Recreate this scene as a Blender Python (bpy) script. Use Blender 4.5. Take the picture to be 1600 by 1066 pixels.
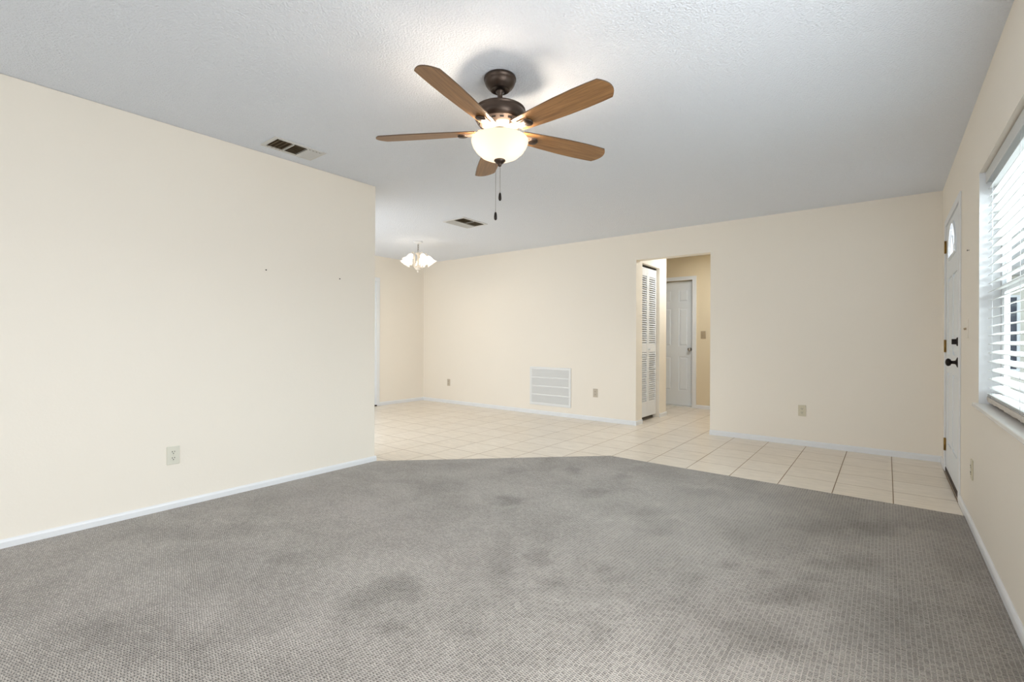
import bpy, bmesh, math, random
from math import sin, cos, pi, radians as R_
from mathutils import Vector, Matrix, noise
random.seed(7)
for o in list(bpy.data.objects): bpy.data.objects.remove(o)
SC = bpy.context.scene
COL = SC.collection

# ------------------------------------------------------------------ camera
cam_d = bpy.data.cameras.new('camera'); cam = bpy.data.objects.new('camera', cam_d); COL.objects.link(cam)
cam_d.sensor_width = 36.0; cam_d.sensor_fit = 'HORIZONTAL'
cam_d.lens = 746.965 / 1600 * 36.0
cam_d.shift_y = -(533.0 - 530.61) / 1600
cam_d.clip_start = 0.02
Fv = Vector((-0.61666, 0.78723, 0.0)); Rv = Vector((0.787222, 0.616659, 0.003608)); Uv = Rv.cross(Fv)
m = Matrix((Rv, Uv, -Fv)).transposed().to_4x4(); m.translation = Vector((0, 0, 1.0895)); cam.matrix_world = m
SC.camera = cam

# ------------------------------------------------------------------ view, world, daylight
SC.view_settings.view_transform = 'Standard'; SC.view_settings.look = 'None'
SC.view_settings.exposure = 0.19; SC.view_settings.gamma = 1.0; SC.view_settings.use_curve_mapping = False
W = bpy.data.worlds.new('sky'); SC.world = W; W.use_nodes = True
bg = W.node_tree.nodes['Background']; bg.inputs[0].default_value = (0.86, 0.93, 1.0, 1); bg.inputs[1].default_value = 1.5
SC.cycles.max_bounces = 10; SC.cycles.diffuse_bounces = 6; SC.cycles.glossy_bounces = 4; SC.cycles.transmission_bounces = 8
SC.cycles.sample_clamp_indirect = 6.0
SC.cycles.use_denoising = True

def area(name, loc, rot, sx, sy, power, col):
    d = bpy.data.lights.new(name, 'AREA'); d.shape = 'RECTANGLE'; d.size = sx; d.size_y = sy; d.energy = power; d.color = col
    o = bpy.data.objects.new(name, d); o.location = loc; o.rotation_euler = rot; COL.objects.link(o); return o
def point(name, loc, power, col, rad=0.03):
    d = bpy.data.lights.new(name, 'POINT'); d.energy = power; d.color = col; d.shadow_soft_size = rad
    o = bpy.data.objects.new(name, d); o.location = loc; COL.objects.link(o); return o
REAR_Y = -2.33
# daylight through the glass door behind the camera and the blind-covered window; fill lights added at unseen openings
area('daylight_rear_glass_door', (-1.75, -2.15, 1.1), (R_(90), 0, 0), 3.2, 2.0, 16.5, (0.90, 0.952, 1.0))
area('added_side_light', (0.42, 1.05, 1.37), (0, R_(90), 0), 1.25, 1.55, 31, (0.90, 0.952, 1.0))  # added fill light; its side window opening is made up
area('daylight_front_window', (1.55, 2.85, 2.45), (0, R_(45), 0), 1.3, 2.2, 300, (0.92, 0.96, 1.0))
area('added_dining_light', (-5.1, 2.50, 1.05), (R_(90), 0, 0), 1.9, 1.9, 22, (0.88, 0.94, 1.0))  # added fill light in a made-up opening of the unseen dining wall
for nm, loc, rot, sx, sy in (('portal_rear', (-1.75, REAR_Y, 1.075), (R_(90), 0, 0), 3.3, 2.15), ('portal_window', (0.515, 2.65, 1.37), (0, R_(90), 0), 1.27, 1.9), ('portal_dining', (-5.1, 2.455, 1.025), (R_(90), 0, 0), 2.0, 2.05)):
    area(nm, loc, rot, sx, sy, 1, (1, 1, 1)).data.cycles.is_portal = True
area('hall_ceiling_lamp', (-1.92, 6.72, 2.41), (0, 0, 0), 0.34, 0.34, 13.5, (0.88, 0.94, 1.0))

# ------------------------------------------------------------------ materials
def lin(c):
    return tuple(((v / 255) / 12.92 if v / 255 <= 0.04045 else ((v / 255 + 0.055) / 1.055) ** 2.4) for v in c) + (1,)
def mat(name, rgb, rough=0.6, metal=0.0, bump=None, var=0.0, vscale=8.0, spec=0.5, emit=None, trans=0.0):
    M = bpy.data.materials.new(name); M.use_nodes = True; nt = M.node_tree; N = nt.nodes; L = nt.links
    b = N['Principled BSDF']; c = lin(rgb)
    b.inputs['Base Color'].default_value = c; b.inputs['Roughness'].default_value = rough; b.inputs['Metallic'].default_value = metal
    b.inputs['Specular IOR Level'].default_value = spec; b.inputs['Transmission Weight'].default_value = trans
    tc = N.new('ShaderNodeTexCoord')
    if var:
        n = N.new('ShaderNodeTexNoise'); n.inputs['Scale'].default_value = vscale; n.inputs['Detail'].default_value = 4
        mx = N.new('ShaderNodeMix'); mx.data_type = 'RGBA'
        mx.inputs['A'].default_value = tuple(v * (1 - var) for v in c[:3]) + (1,)
        mx.inputs['B'].default_value = tuple(min(1, v * (1 + var)) for v in c[:3]) + (1,)
        L.new(tc.outputs['Object'], n.inputs['Vector']); L.new(n.outputs['Fac'], mx.inputs['Factor']); L.new(mx.outputs['Result'], b.inputs['Base Color'])
    if bump:
        s, st, dist = bump
        n2 = N.new('ShaderNodeTexNoise'); n2.inputs['Scale'].default_value = s; n2.inputs['Detail'].default_value = 3
        bp = N.new('ShaderNodeBump'); bp.inputs['Strength'].default_value = st; bp.inputs['Distance'].default_value = dist
        L.new(tc.outputs['Object'], n2.inputs['Vector']); L.new(n2.outputs['Fac'], bp.inputs['Height']); L.new(bp.outputs['Normal'], b.inputs['Normal'])
    if emit:
        b.inputs['Emission Color'].default_value = lin(emit[0]); b.inputs['Emission Strength'].default_value = emit[1]
    return M
CREAM = (241, 233, 220)
M_wall = mat('cream_wall_paint', CREAM, 0.55, bump=(90, 0.12, 0.004), var=0.012, vscale=1.2, spec=0.3)
M_hall = mat('tan_hall_paint', (230, 214, 184), 0.6, bump=(90, 0.12, 0.004), spec=0.3)
M_white = mat('white_trim_paint', (232, 233, 234), 0.4, var=0.01, vscale=3)
M_door = mat('white_door_paint', (232, 236, 239), 0.38, bump=(140, 0.05, 0.002))
M_blind = mat('white_blind_vinyl', (236, 236, 234), 0.45, trans=0.0)
def add_translucency(M, f):
    nt = M.node_tree; N = nt.nodes; L = nt.links; b = N['Principled BSDF']; out = N['Material Output']
    t = N.new('ShaderNodeBsdfTranslucent'); t.inputs[0].default_value = b.inputs['Base Color'].default_value
    mx = N.new('ShaderNodeMixShader'); mx.inputs[0].default_value = f
    L.new(b.outputs[0], mx.inputs[1]); L.new(t.outputs[0], mx.inputs[2]); L.new(mx.outputs[0], out.inputs['Surface'])
add_translucency(M_blind, 0.28)
M_almond = mat('almond_plastic', (214, 205, 180), 0.35)
M_ivory = mat('ivory_plastic', (221, 218, 203), 0.35)
M_tanplate = mat('aged_tan_plastic', (178, 160, 132), 0.4)
M_greyplate = mat('taupe_plastic', (196, 184, 165), 0.4)
M_dark = mat('dark_slot', (38, 33, 28), 0.7)
M_duct_shade = mat('shaded_duct_brown', (96, 80, 58), 0.9, var=0.3, vscale=30)  # brown colour stands in for the shade inside the duct
M_slat_shade = mat('shaded_tan_enamel', (150, 134, 108), 0.7, var=0.2, vscale=40)  # shade among the open louvers, put into the slat colour
M_bronze = mat('dark_bronze_metal', (74, 62, 54), 0.36, metal=0.75, var=0.06, vscale=20)
M_bronze_lit = mat('lit_bronze_metal', (168, 146, 130), 0.42, metal=0.6)  # same bronze lightened: bulb light on the fan's underside put into the colour
M_bronze2 = mat('oil_rubbed_bronze', (40, 33, 29), 0.35, metal=0.7)
M_brass = mat('aged_brass', (150, 118, 62), 0.35, metal=0.9, var=0.15, vscale=60)
M_nickel = mat('satin_nickel', (196, 194, 190), 0.28, metal=1.0)
M_thresh = mat('dark_brown_threshold', (58, 40, 26), 0.6, var=0.2, vscale=40)
M_grille = mat('white_grille_enamel', (230, 230, 228), 0.4)
M_louver = mat('grey_white_louver_enamel', (238, 238, 236), 0.5)
M_vent = mat('white_vent_enamel', (214, 213, 210), 0.45)
M_fixture = mat('antique_white_metal', (236, 226, 212), 0.4)
M_chain = mat('grey_chain_metal', (120, 112, 104), 0.4, metal=0.8)
M_sill = mat('marble_sill', (232, 229, 224), 0.25, var=0.05, vscale=14)
M_alu = mat('white_aluminium', (236, 238, 240), 0.35)
M_conc = mat('concrete_walk', (214, 211, 205), 0.9, var=0.1, vscale=3)
M_house = mat('beige_siding', (226, 219, 205), 0.8, var=0.04, vscale=2)
M_darkglass = mat('dark_window_glass', (52, 56, 72), 0.1)
M_worn = mat('chalky_worn_vinyl', (206, 198, 188), 0.8, bump=(60, 0.8, 0.01), var=0.18, vscale=40)

def ceiling_mat():
    M = mat('popcorn_ceiling', (233, 237, 244), 0.85, spec=0.15); nt = M.node_tree; N = nt.nodes; L = nt.links
    b = N['Principled BSDF']; tc = N.new('ShaderNodeTexCoord')
    n = N.new('ShaderNodeTexNoise'); n.inputs['Scale'].default_value = 105; n.inputs['Detail'].default_value = 3; n.inputs['Roughness'].default_value = 0.55
    v = N.new('ShaderNodeTexVoronoi'); v.feature = 'SMOOTH_F1'; v.inputs['Scale'].default_value = 125
    mx = N.new('ShaderNodeMath'); mx.operation = 'SUBTRACT'
    r = N.new('ShaderNodeMapRange'); r.inputs['From Min'].default_value = 0.35; r.inputs['From Max'].default_value = 0.7
    bp = N.new('ShaderNodeBump'); bp.inputs['Strength'].default_value = 0.6; bp.inputs['Distance'].default_value = 0.006
    L.new(tc.outputs['Object'], n.inputs['Vector']); L.new(tc.outputs['Object'], v.inputs['Vector'])
    L.new(n.outputs['Fac'], r.inputs['Value']); L.new(r.outputs['Result'], mx.inputs[0])
    sc = N.new('ShaderNodeMath'); sc.operation = 'MULTIPLY'; sc.inputs[1].default_value = 0.5
    L.new(v.outputs['Distance'], sc.inputs[0]); L.new(sc.outputs[0], mx.inputs[1])
    L.new(mx.outputs[0], bp.inputs['Height']); L.new(bp.outputs['Normal'], b.inputs['Normal'])
    return M
M_ceil = ceiling_mat()

def tile_mat():
    M = mat('beige_floor_tile', (214, 196, 170), 0.3); nt = M.node_tree; N = nt.nodes; L = nt.links; b = N['Principled BSDF']
    tc = N.new('ShaderNodeTexCoord'); mp = N.new('ShaderNodeMapping'); mp.inputs['Location'].default_value = (-0.04 + 344 * 0.01, -3.047 + 344 * 0.01, 0)
    br = N.new('ShaderNodeTexBrick'); br.offset = 0.0; br.squash = 1.0
    br.inputs['Scale'].default_value = 1.0; br.inputs['Brick Width'].default_value = 0.344; br.inputs['Row Height'].default_value = 0.344
    br.inputs['Mortar Size'].default_value = 0.0032; br.inputs['Mortar Smooth'].default_value = 0.25
    br.inputs['Color1'].default_value = lin((240, 229, 213)); br.inputs['Color2'].default_value = lin((236, 224, 207)); br.inputs['Mortar'].default_value = lin((138, 114, 88))
    mp2 = N.new('ShaderNodeMapping'); mp2.inputs['Scale'].default_value = (3.0, 14.0, 1)
    n = N.new('ShaderNodeTexNoise'); n.inputs['Scale'].default_value = 2.2; n.inputs['Detail'].default_value = 6; n.inputs['Roughness'].default_value = 0.65
    L.new(tc.outputs['Object'], mp.inputs['Vector']); L.new(mp.outputs['Vector'], br.inputs['Vector'])
    L.new(tc.outputs['Object'], mp2.inputs['Vector']); L.new(mp2.outputs['Vector'], n.inputs['Vector'])
    r = N.new('ShaderNodeMapRange'); r.inputs['From Min'].default_value = 0.3; r.inputs['From Max'].default_value = 0.7; r.inputs['To Min'].default_value = 0.90; r.inputs['To Max'].default_value = 1.06
    L.new(n.outputs['Fac'], r.inputs['Value'])
    mx = N.new('ShaderNodeMix'); mx.data_type = 'RGBA'; mx.blend_type = 'MULTIPLY'; mx.inputs['Factor'].default_value = 1.0
    L.new(br.outputs['Color'], mx.inputs['A']); L.new(r.outputs['Result'], mx.inputs['B']); L.new(mx.outputs['Result'], b.inputs['Base Color'])
    rr = N.new('ShaderNodeMapRange'); rr.inputs['To Min'].default_value = 0.27; rr.inputs['To Max'].default_value = 0.8
    L.new(br.outputs['Fac'], rr.inputs['Value']); L.new(rr.outputs['Result'], b.inputs['Roughness'])
    bp = N.new('ShaderNodeBump'); bp.invert = True; bp.inputs['Strength'].default_value = 0.5; bp.inputs['Distance'].default_value = 0.003
    L.new(br.outputs['Fac'], bp.inputs['Height']); L.new(bp.outputs['Normal'], b.inputs['Normal'])
    return M
M_tile = tile_mat()

def carpet_mat():
    M = mat('grey_brown_loop_carpet', (150, 143, 136), 0.95, spec=0.1); nt = M.node_tree; N = nt.nodes; L = nt.links; b = N['Principled BSDF']
    b.inputs['Sheen Tint'].default_value = (1.0, 0.965, 0.925, 1); b.inputs['Sheen Roughness'].default_value = 0.5
    tc = N.new('ShaderNodeTexCoord'); mp = N.new('ShaderNodeMapping'); mp.inputs['Rotation'].default_value = (0, 0, R_(90))
    nw = N.new('ShaderNodeTexNoise'); nw.inputs['Scale'].default_value = 40; nw.inputs['Detail'].default_value = 2
    va = N.new('ShaderNodeVectorMath'); va.operation = 'MULTIPLY_ADD'; va.inputs[1].default_value = (0.010, 0.006, 0)
    L.new(tc.outputs['Object'], mp.inputs['Vector']); L.new(tc.outputs['Object'], nw.inputs['Vector'])
    L.new(nw.outputs['Color'], va.inputs[0]); L.new(mp.outputs['Vector'], va.inputs[2])
    br = N.new('ShaderNodeTexBrick'); br.offset = 0.5
    br.inputs['Scale'].default_value = 1.0; br.inputs['Brick Width'].default_value = 0.0088; br.inputs['Row Height'].default_value = 0.0150
    br.inputs['Mortar Size'].default_value = 0.0025; br.inputs['Mortar Smooth'].default_value = 0.9
    br.inputs['Color1'].default_value = lin((174, 166, 156)); br.inputs['Color2'].default_value = lin((134, 126, 117)); br.inputs['Mortar'].default_value = lin((50, 43, 37))
    L.new(va.outputs[0], br.inputs['Vector'])
    # a lighter yarn between the rows of stitches: fine ribs along the room
    sx = N.new('ShaderNodeSeparateXYZ'); L.new(va.outputs[0], sx.inputs[0])
    s1 = N.new('ShaderNodeMath'); s1.operation = 'MULTIPLY'; s1.inputs[1].default_value = 2 * pi / 0.0150; L.new(sx.outputs['Y'], s1.inputs[0])
    s2 = N.new('ShaderNodeMath'); s2.operation = 'COSINE'; L.new(s1.outputs[0], s2.inputs[0])
    s4 = N.new('ShaderNodeMapRange'); s4.inputs['From Min'].default_value = 0.62; s4.inputs['From Max'].default_value = 1.0; s4.inputs['To Max'].default_value = 0.85; L.new(s2.outputs[0], s4.inputs['Value'])
    ry = N.new('ShaderNodeMix'); ry.data_type = 'RGBA'; ry.inputs['B'].default_value = lin((184, 175, 164)); L.new(s4.outputs[0], ry.inputs['Factor']); L.new(br.outputs['Color'], ry.inputs['A'])
    # single yarn flecks
    nf = N.new('ShaderNodeTexNoise'); nf.inputs['Scale'].default_value = 260; nf.inputs['Detail'].default_value = 2; L.new(tc.outputs['Object'], nf.inputs['Vector'])
    f1 = N.new('ShaderNodeMapRange'); f1.inputs['From Min'].default_value = 0.3; f1.inputs['From Max'].default_value = 0.7; f1.inputs['To Min'].default_value = 0.66; f1.inputs['To Max'].default_value = 1.34; L.new(nf.outputs['Fac'], f1.inputs['Value'])
    # broad vacuum / traffic mottling and the trodden patches
    nb = N.new('ShaderNodeTexNoise'); nb.inputs['Scale'].default_value = 2.4; nb.inputs['Detail'].default_value = 5; nb.inputs['Roughness'].default_value = 0.62; nb.inputs['Distortion'].default_value = 0.5
    L.new(tc.outputs['Object'], nb.inputs['Vector'])
    f2 = N.new('ShaderNodeMapRange'); f2.inputs['From Min'].default_value = 0.36; f2.inputs['From Max'].default_value = 0.62; f2.inputs['To Min'].default_value = 0.86; f2.inputs['To Max'].default_value = 1.06; L.new(nb.outputs['Fac'], f2.inputs['Value'])
    at = N.new('ShaderNodeAttribute'); at.attribute_name = 'wear'
    f3 = N.new('ShaderNodeMapRange'); f3.inputs['To Min'].default_value = 1.0; f3.inputs['To Max'].default_value = 0.74; L.new(at.outputs['Fac'], f3.inputs['Value'])
    m1 = N.new('ShaderNodeMath'); m1.operation = 'MULTIPLY'; m1.inputs[0].default_value = 1.0; L.new(f1.outputs[0], m1.inputs[1])
    m2 = N.new('ShaderNodeMath'); m2.operation = 'MULTIPLY'; L.new(f2.outputs[0], m2.inputs[0]); L.new(f3.outputs[0], m2.inputs[1])
    ms = N.new('ShaderNodeMath'); ms.operation = 'MULTIPLY'; ms.inputs[1].default_value = 0.52; L.new(m2.outputs[0], ms.inputs[0]); L.new(ms.outputs[0], b.inputs['Sheen Weight'])
    m3 = N.new('ShaderNodeMath'); m3.operation = 'MULTIPLY'; L.new(m1.outputs[0], m3.inputs[0]); L.new(m2.outputs[0], m3.inputs[1])
    mx = N.new('ShaderNodeMix'); mx.data_type = 'RGBA'; mx.blend_type = 'MULTIPLY'; mx.inputs['Factor'].default_value = 1.0
    L.new(ry.outputs['Result'], mx.inputs['A']); L.new(m3.outputs[0], mx.inputs['B']); L.new(mx.outputs['Result'], b.inputs['Base Color'])
    bp = N.new('ShaderNodeBump'); bp.invert = True; bp.inputs['Strength'].default_value = 0.6; bp.inputs['Distance'].default_value = 0.006
    L.new(br.outputs['Fac'], bp.inputs['Height']); L.new(bp.outputs['Normal'], b.inputs['Normal'])
    return M
M_carpet = carpet_mat()

def wood_mat():
    M = mat('fan_blade_wood', (150, 108, 66), 0.42); nt = M.node_tree; N = nt.nodes; L = nt.links; b = N['Principled BSDF']
    tc = N.new('ShaderNodeTexCoord'); mp = N.new('ShaderNodeMapping'); mp.inputs['Scale'].default_value = (1.6, 26, 10)
    n = N.new('ShaderNodeTexNoise'); n.inputs['Scale'].default_value = 2.2; n.inputs['Detail'].default_value = 8; n.inputs['Roughness'].default_value = 0.7; n.inputs['Distortion'].default_value = 0.3
    cr = N.new('ShaderNodeValToRGB'); cr.color_ramp.elements[0].position = 0.28; cr.color_ramp.elements[0].color = lin((104, 70, 40)); cr.color_ramp.elements[1].position = 0.72; cr.color_ramp.elements[1].color = lin((170, 126, 80))
    L.new(tc.outputs['Object'], mp.inputs['Vector']); L.new(mp.outputs['Vector'], n.inputs['Vector']); L.new(n.outputs['Fac'], cr.inputs['Fac']); L.new(cr.outputs['Color'], b.inputs['Base Color'])
    return M
M_wood = wood_mat()
M_edge = mat('blade_dark_edge', (86, 66, 48), 0.5)

def glass_mat(name, col=(255, 255, 255)):
    M = bpy.data.materials.new(name); M.use_nodes = True; nt = M.node_tree; N = nt.nodes; L = nt.links
    out = N['Material Output']; N.remove(N['Principled BSDF'])
    t = N.new('ShaderNodeBsdfTransparent'); t.inputs[0].default_value = lin(col); g = N.new('ShaderNodeBsdfGlossy'); g.inputs['Roughness'].default_value = 0.03
    # the pane is a thin sheet: a small even mirror share on both of its faces
    lw = N.new('ShaderNodeMath'); lw.operation = 'ADD'; lw.inputs[0].default_value = 0.05; lw.inputs[1].default_value = 0.0
    mx = N.new('ShaderNodeMixShader'); L.new(lw.outputs[0], mx.inputs[0]); L.new(t.outputs[0], mx.inputs[1]); L.new(g.outputs[0], mx.inputs[2]); L.new(mx.outputs[0], out.inputs['Surface'])
    return M
M_glass = glass_mat('clear_glass', (240, 245, 246))
def lampglass(name, col, emit, estr, tr=0.5):
    M = bpy.data.materials.new(name); M.use_nodes = True; nt = M.node_tree; N = nt.nodes; L = nt.links
    out = N['Material Output']; N.remove(N['Principled BSDF'])
    d = N.new('ShaderNodeBsdfDiffuse'); d.inputs[0].default_value = lin(col); t = N.new('ShaderNodeBsdfTranslucent'); t.inputs[0].default_value = lin(col)
    mx = N.new('ShaderNodeMixShader'); mx.inputs[0].default_value = tr; e = N.new('ShaderNodeEmission'); e.inputs[0].default_value = lin(emit); e.inputs[1].default_value = estr
    ad = N.new('ShaderNodeAddShader'); L.new(d.outputs[0], mx.inputs[1]); L.new(t.outputs[0], mx.inputs[2]); L.new(mx.outputs[0], ad.inputs[0]); L.new(e.outputs[0], ad.inputs[1]); L.new(ad.outputs[0], out.inputs['Surface'])
    return M
M_bowl = lampglass('frosted_bowl_glass', (54, 47, 39), (255, 243, 222), 0.72, 0.8)
M_shade = lampglass('frosted_shade_glass', (120, 114, 104), (255, 249, 238), 0.92, 0.8)
M_lite = lampglass('bright_door_glass', (255, 255, 255), (255, 255, 255), 0.0, 0.85)

# ------------------------------------------------------------------ mesh helpers
class MB:
    def __init__(s): s.bm = bmesh.new(); s.mi = 0; s.sm = False
    def _new(s, vs, fs):
        bv = [s.bm.verts.new(v) for v in vs]; out = []
        for f in fs:
            try:
                fc = s.bm.faces.new([bv[i] for i in f]); fc.material_index = s.mi; fc.smooth = s.sm; out.append(fc)
            except ValueError: pass
        return bv
    def box(s, x0, x1, y0, y1, z0, z1, M=None):
        vs = [(x0, y0, z0), (x1, y0, z0), (x1, y1, z0), (x0, y1, z0), (x0, y0, z1), (x1, y0, z1), (x1, y1, z1), (x0, y1, z1)]
        if M is not None: vs = [M @ Vector(v) for v in vs]
        s._new(vs, [(3, 2, 1, 0), (4, 5, 6, 7), (0, 1, 5, 4), (1, 2, 6, 5), (2, 3, 7, 6), (3, 0, 4, 7)]); return s
    def lathe(s, prof, n=40, M=None, ruffle=None):
        s.sm = True; vs = []; k = len(prof)
        for j in range(n):
            a = 2 * pi * j / n
            for i, (r, z) in enumerate(prof):
                rr = r
                if ruffle: rr = r * (1 + ruffle(a, i / (k - 1)))
                v = Vector((max(rr, 1e-5) * cos(a), max(rr, 1e-5) * sin(a), z)); vs.append(M @ v if M is not None else v)
        fs = []
        for j in range(n):
            for i in range(k - 1):
                a, b = j * k + i, ((j + 1) % n) * k + i; fs.append((a, b, b + 1, a + 1))
        s._new(vs, fs); s.sm = False; return s
    def tube(s, pts, r, n=8):
        s.sm = True; pts = [Vector(p) for p in pts]; vs = []; up = Vector((0, 0, 1)); k = len(pts)
        rs = r if isinstance(r, (list, tuple)) else [r] * k
        for i, p in enumerate(pts):
            d = (pts[min(i + 1, k - 1)] - pts[max(i - 1, 0)]).normalized(); a = d.cross(up)
            if a.length < 1e-3: a = d.cross(Vector((1, 0, 0)))
            a.normalize(); b = d.cross(a)
            for j in range(n):
                t = 2 * pi * j / n; vs.append(p + (a * cos(t) + b * sin(t)) * rs[i])
        fs = [(i * n + j, i * n + (j + 1) % n, (i + 1) * n + (j + 1) % n, (i + 1) * n + j) for i in range(k - 1) for j in range(n)]
        fs.append(tuple(range(n))[::-1]); fs.append(tuple((k - 1) * n + j for j in range(n)))
        s._new(vs, fs); s.sm = False; return s
    def prism(s, outline, z0, z1, M=None, side_mi=None):
        n = len(outline); vs = [Vector((x, y, z0)) for x, y in outline] + [Vector((x, y, z1)) for x, y in outline]
        if M is not None: vs = [M @ v for v in vs]
        mi = s.mi
        bv = s._new(vs, [tuple(range(n))[::-1], tuple(range(n, 2 * n))])
        for i in range(n):
            f = s.bm.faces.new([bv[i], bv[(i + 1) % n], bv[n + (i + 1) % n], bv[n + i]]); f.material_index = side_mi if side_mi is not None else mi
        return s
    def profile(s, pts, axis, a0, a1):
        """extrude a closed 2-D outline along 'x' or 'y'; pts are (d, z) with d the other horizontal axis"""
        n = len(pts)
        P = (lambda d, z, a: (a, d, z)) if axis == 'x' else (lambda d, z, a: (d, a, z))
        vs = [P(d, z, a0) for d, z in pts] + [P(d, z, a1) for d, z in pts]
        s._new(vs, [tuple(range(n)), tuple(range(n, 2 * n))[::-1]] + [(i, n + i, n + (i + 1) % n, (i + 1) % n) for i in range(n)]); return s
    def build(s, name, mats, parent=None, bevel=0.0, loc=None):
        bmesh.ops.recalc_face_normals(s.bm, faces=s.bm.faces)
        me = bpy.data.meshes.new(name); s.bm.to_mesh(me); s.bm.free()
        for mm in (mats if isinstance(mats, (list, tuple)) else [mats]): me.materials.append(mm)
        o = bpy.data.objects.new(name, me); COL.objects.link(o)
        if parent is not None: o.parent = parent
        if loc is not None: o.location = loc
        if bevel:
            b = o.modifiers.new('bevel', 'BEVEL'); b.width = bevel; b.segments = 2; b.limit_method = 'ANGLE'; b.angle_limit = R_(40)
        return o
def tag(o, label=None, cat=None, group=None, kind=None):
    if label: o['label'] = label
    if cat: o['category'] = cat
    if group: o['group'] = group
    if kind: o['kind'] = kind
    return o
def empty(name, loc, rz=0.0):
    o = bpy.data.objects.new(name, None); o.empty_display_size = 0.05; o.location = loc; o.rotation_euler = (0, 0, rz); COL.objects.link(o); return o
def dup(root, loc, rz, label):
    r = root.copy(); COL.objects.link(r); r.location = loc; r.rotation_euler = (0, 0, rz); r['label'] = label
    for ch in [c for c in bpy.data.objects if c.parent == root]:
        c = ch.copy(); COL.objects.link(c); c.parent = r
        for g in [x for x in bpy.data.objects if x.parent == ch]:
            d = g.copy(); COL.objects.link(d); d.parent = c
    return r
def frame_boxes(b, axis, d0, d1, a0, a1, z0, z1, w):
    """four bars of width w around the rectangle a0..a1 x z0..z1, butt-jointed; axis 'x': thickness along x, else along y"""
    for p0, p1, q0, q1 in ((a0, a1, z1 - w, z1), (a0, a1, z0, z0 + w), (a0, a0 + w, z0 + w, z1 - w), (a1 - w, a1, z0 + w, z1 - w)):
        if axis == 'x': b.box(d0, d1, p0, p1, q0, q1)
        elif axis == 'y': b.box(p0, p1, d0, d1, q0, q1)
        else: b.box(p0, p1, q0, q1, d0, d1)
def struct(o, label, cat): return tag(o, label, cat, kind='structure')

# ------------------------------------------------------------------ the shell
XR, XL, YB, XD, H, YE = 0.394, -3.561, 5.760, -6.524, 2.44, 2.582
REAR = -2.2
b = MB(); b.box(-6.7, 0.56, REAR - 0.12, 8.0, -0.1, 0)
struct(b.build('floor', M_tile), 'beige square ceramic floor tiles with brown grout lines', 'floor')
b = MB(); b.box(-6.7, 0.56, REAR - 0.12, 8.0, H, H + 0.1)
struct(b.build('ceiling', M_ceil), 'white textured popcorn ceiling over the whole room', 'ceiling')
b = MB(); b.box(XL - 0.12, XL, REAR, YE, 0, H)
struct(b.build('wall_left', M_wall, bevel=0.006), 'blank cream wall on the left with one outlet low down', 'wall')
b = MB()
for x0, x1, z0, z1 in ((XD, -6.1, 0, H), (-6.1, -4.1, 2.05, H), (-4.1, XL - 0.12, 0, H)): b.box(x0, x1, YE - 0.12, YE, z0, z1)  # wide unseen gap added to hold the dining fill light
struct(b.build('wall_front_dining', M_wall), 'cream wall turning left behind the end of the left wall', 'wall')
WL0, WL1, WZ0, WZ1 = 1.95, 3.60, 0.735, 2.00       # window opening
DY0, DY1, DZ1 = 4.445, 5.395, 2.055                # front door opening
b = MB()
X1 = XR + 0.114
for y0, y1, z0, z1 in ((REAR, 0.25, 0, H), (0.25, 1.85, 0, WZ0), (0.25, 1.85, WZ1, H), (1.85, WL0, 0, H), (WL0, WL1, 0, WZ0), (WL0, WL1, WZ1, H), (WL1, DY0, 0, H), (DY0, DY1, DZ1, H), (DY1, YB + 0.12, 0, H)):  # opening nearest the camera is added for the side fill light
    b.box(XR, X1, y0, y1, z0, z1)
struct(b.build('wall_right', M_wall), 'cream wall on the right with the blind-covered window and front door', 'wall')
OX0, OX1, OZ = -2.508, -1.603, 2.106               # hall opening
b = MB()
for x0, x1, z0, z1 in ((XD - 0.12, OX0, 0, H), (OX0, OX1, OZ, H), (OX1, XR, 0, H)): b.box(x0, x1, YB, YB + 0.12, z0, z1)
struct(b.build('wall_back', M_wall), 'long cream back wall with the hall opening and return air grille', 'wall')
DD0, DD1, DDZ = 3.85, 4.752, 2.03
b = MB()
for y0, y1, z0, z1 in ((YE - 0.12, DD0, 0, H), (DD0, DD1, DDZ, H), (DD1, YB, 0, H)): b.box(XD - 0.12, XD, y0, y1, z0, z1)
struct(b.build('wall_left_dining', M_wall), 'cream end wall of the dining area beside the white doorway', 'wall')
b = MB()
for x0, x1, z0, z1 in ((XL - 0.12, -3.4, 0, H), (-3.4, -0.1, 2.15, H), (-0.1, X1, 0, H)): b.box(x0, x1, REAR - 0.12, REAR, z0, z1)
struct(b.build('wall_rear', M_wall), 'cream wall behind the camera with a wide glass door opening', 'wall')
# hall beyond the opening
HX, HY0, HY1, FY = -2.510, 5.962, 6.567, 7.835
HE = 6.825
b = MB()
b.box(HX - 0.10, HX, YB + 0.12, HY0, 0, H); b.box(HX - 0.10, HX, HY0, HY1, 2.093, H); b.box(HX - 0.10, HX, HY1, HE, 0, H)
b.box(-4.6, HX - 0.10, HE - 0.10, HE, 0, H); b.box(-3.3, -3.2, YB + 0.12, HE - 0.10, 0, H)
struct(b.build('wall_left_hall', M_wall, bevel=0.004), 'cream hall side wall around the louvered closet door', 'wall')
b = MB(); b.box(OX1 + 0.03, OX1 + 0.15, YB + 0.12, FY + 0.16, 0, H)
struct(b.build('wall_right_hall', M_hall), 'tan right side wall of the hall', 'wall')
b = MB(); b.box(-4.72, -4.6, HE - 0.10, FY + 0.16, 0, H)
struct(b.build('wall_end_hall', M_hall), 'tan wall closing the left end of the hall', 'wall')
LX0, LX1, LZ = -3.068, -2.452, 2.062
b = MB()
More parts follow.
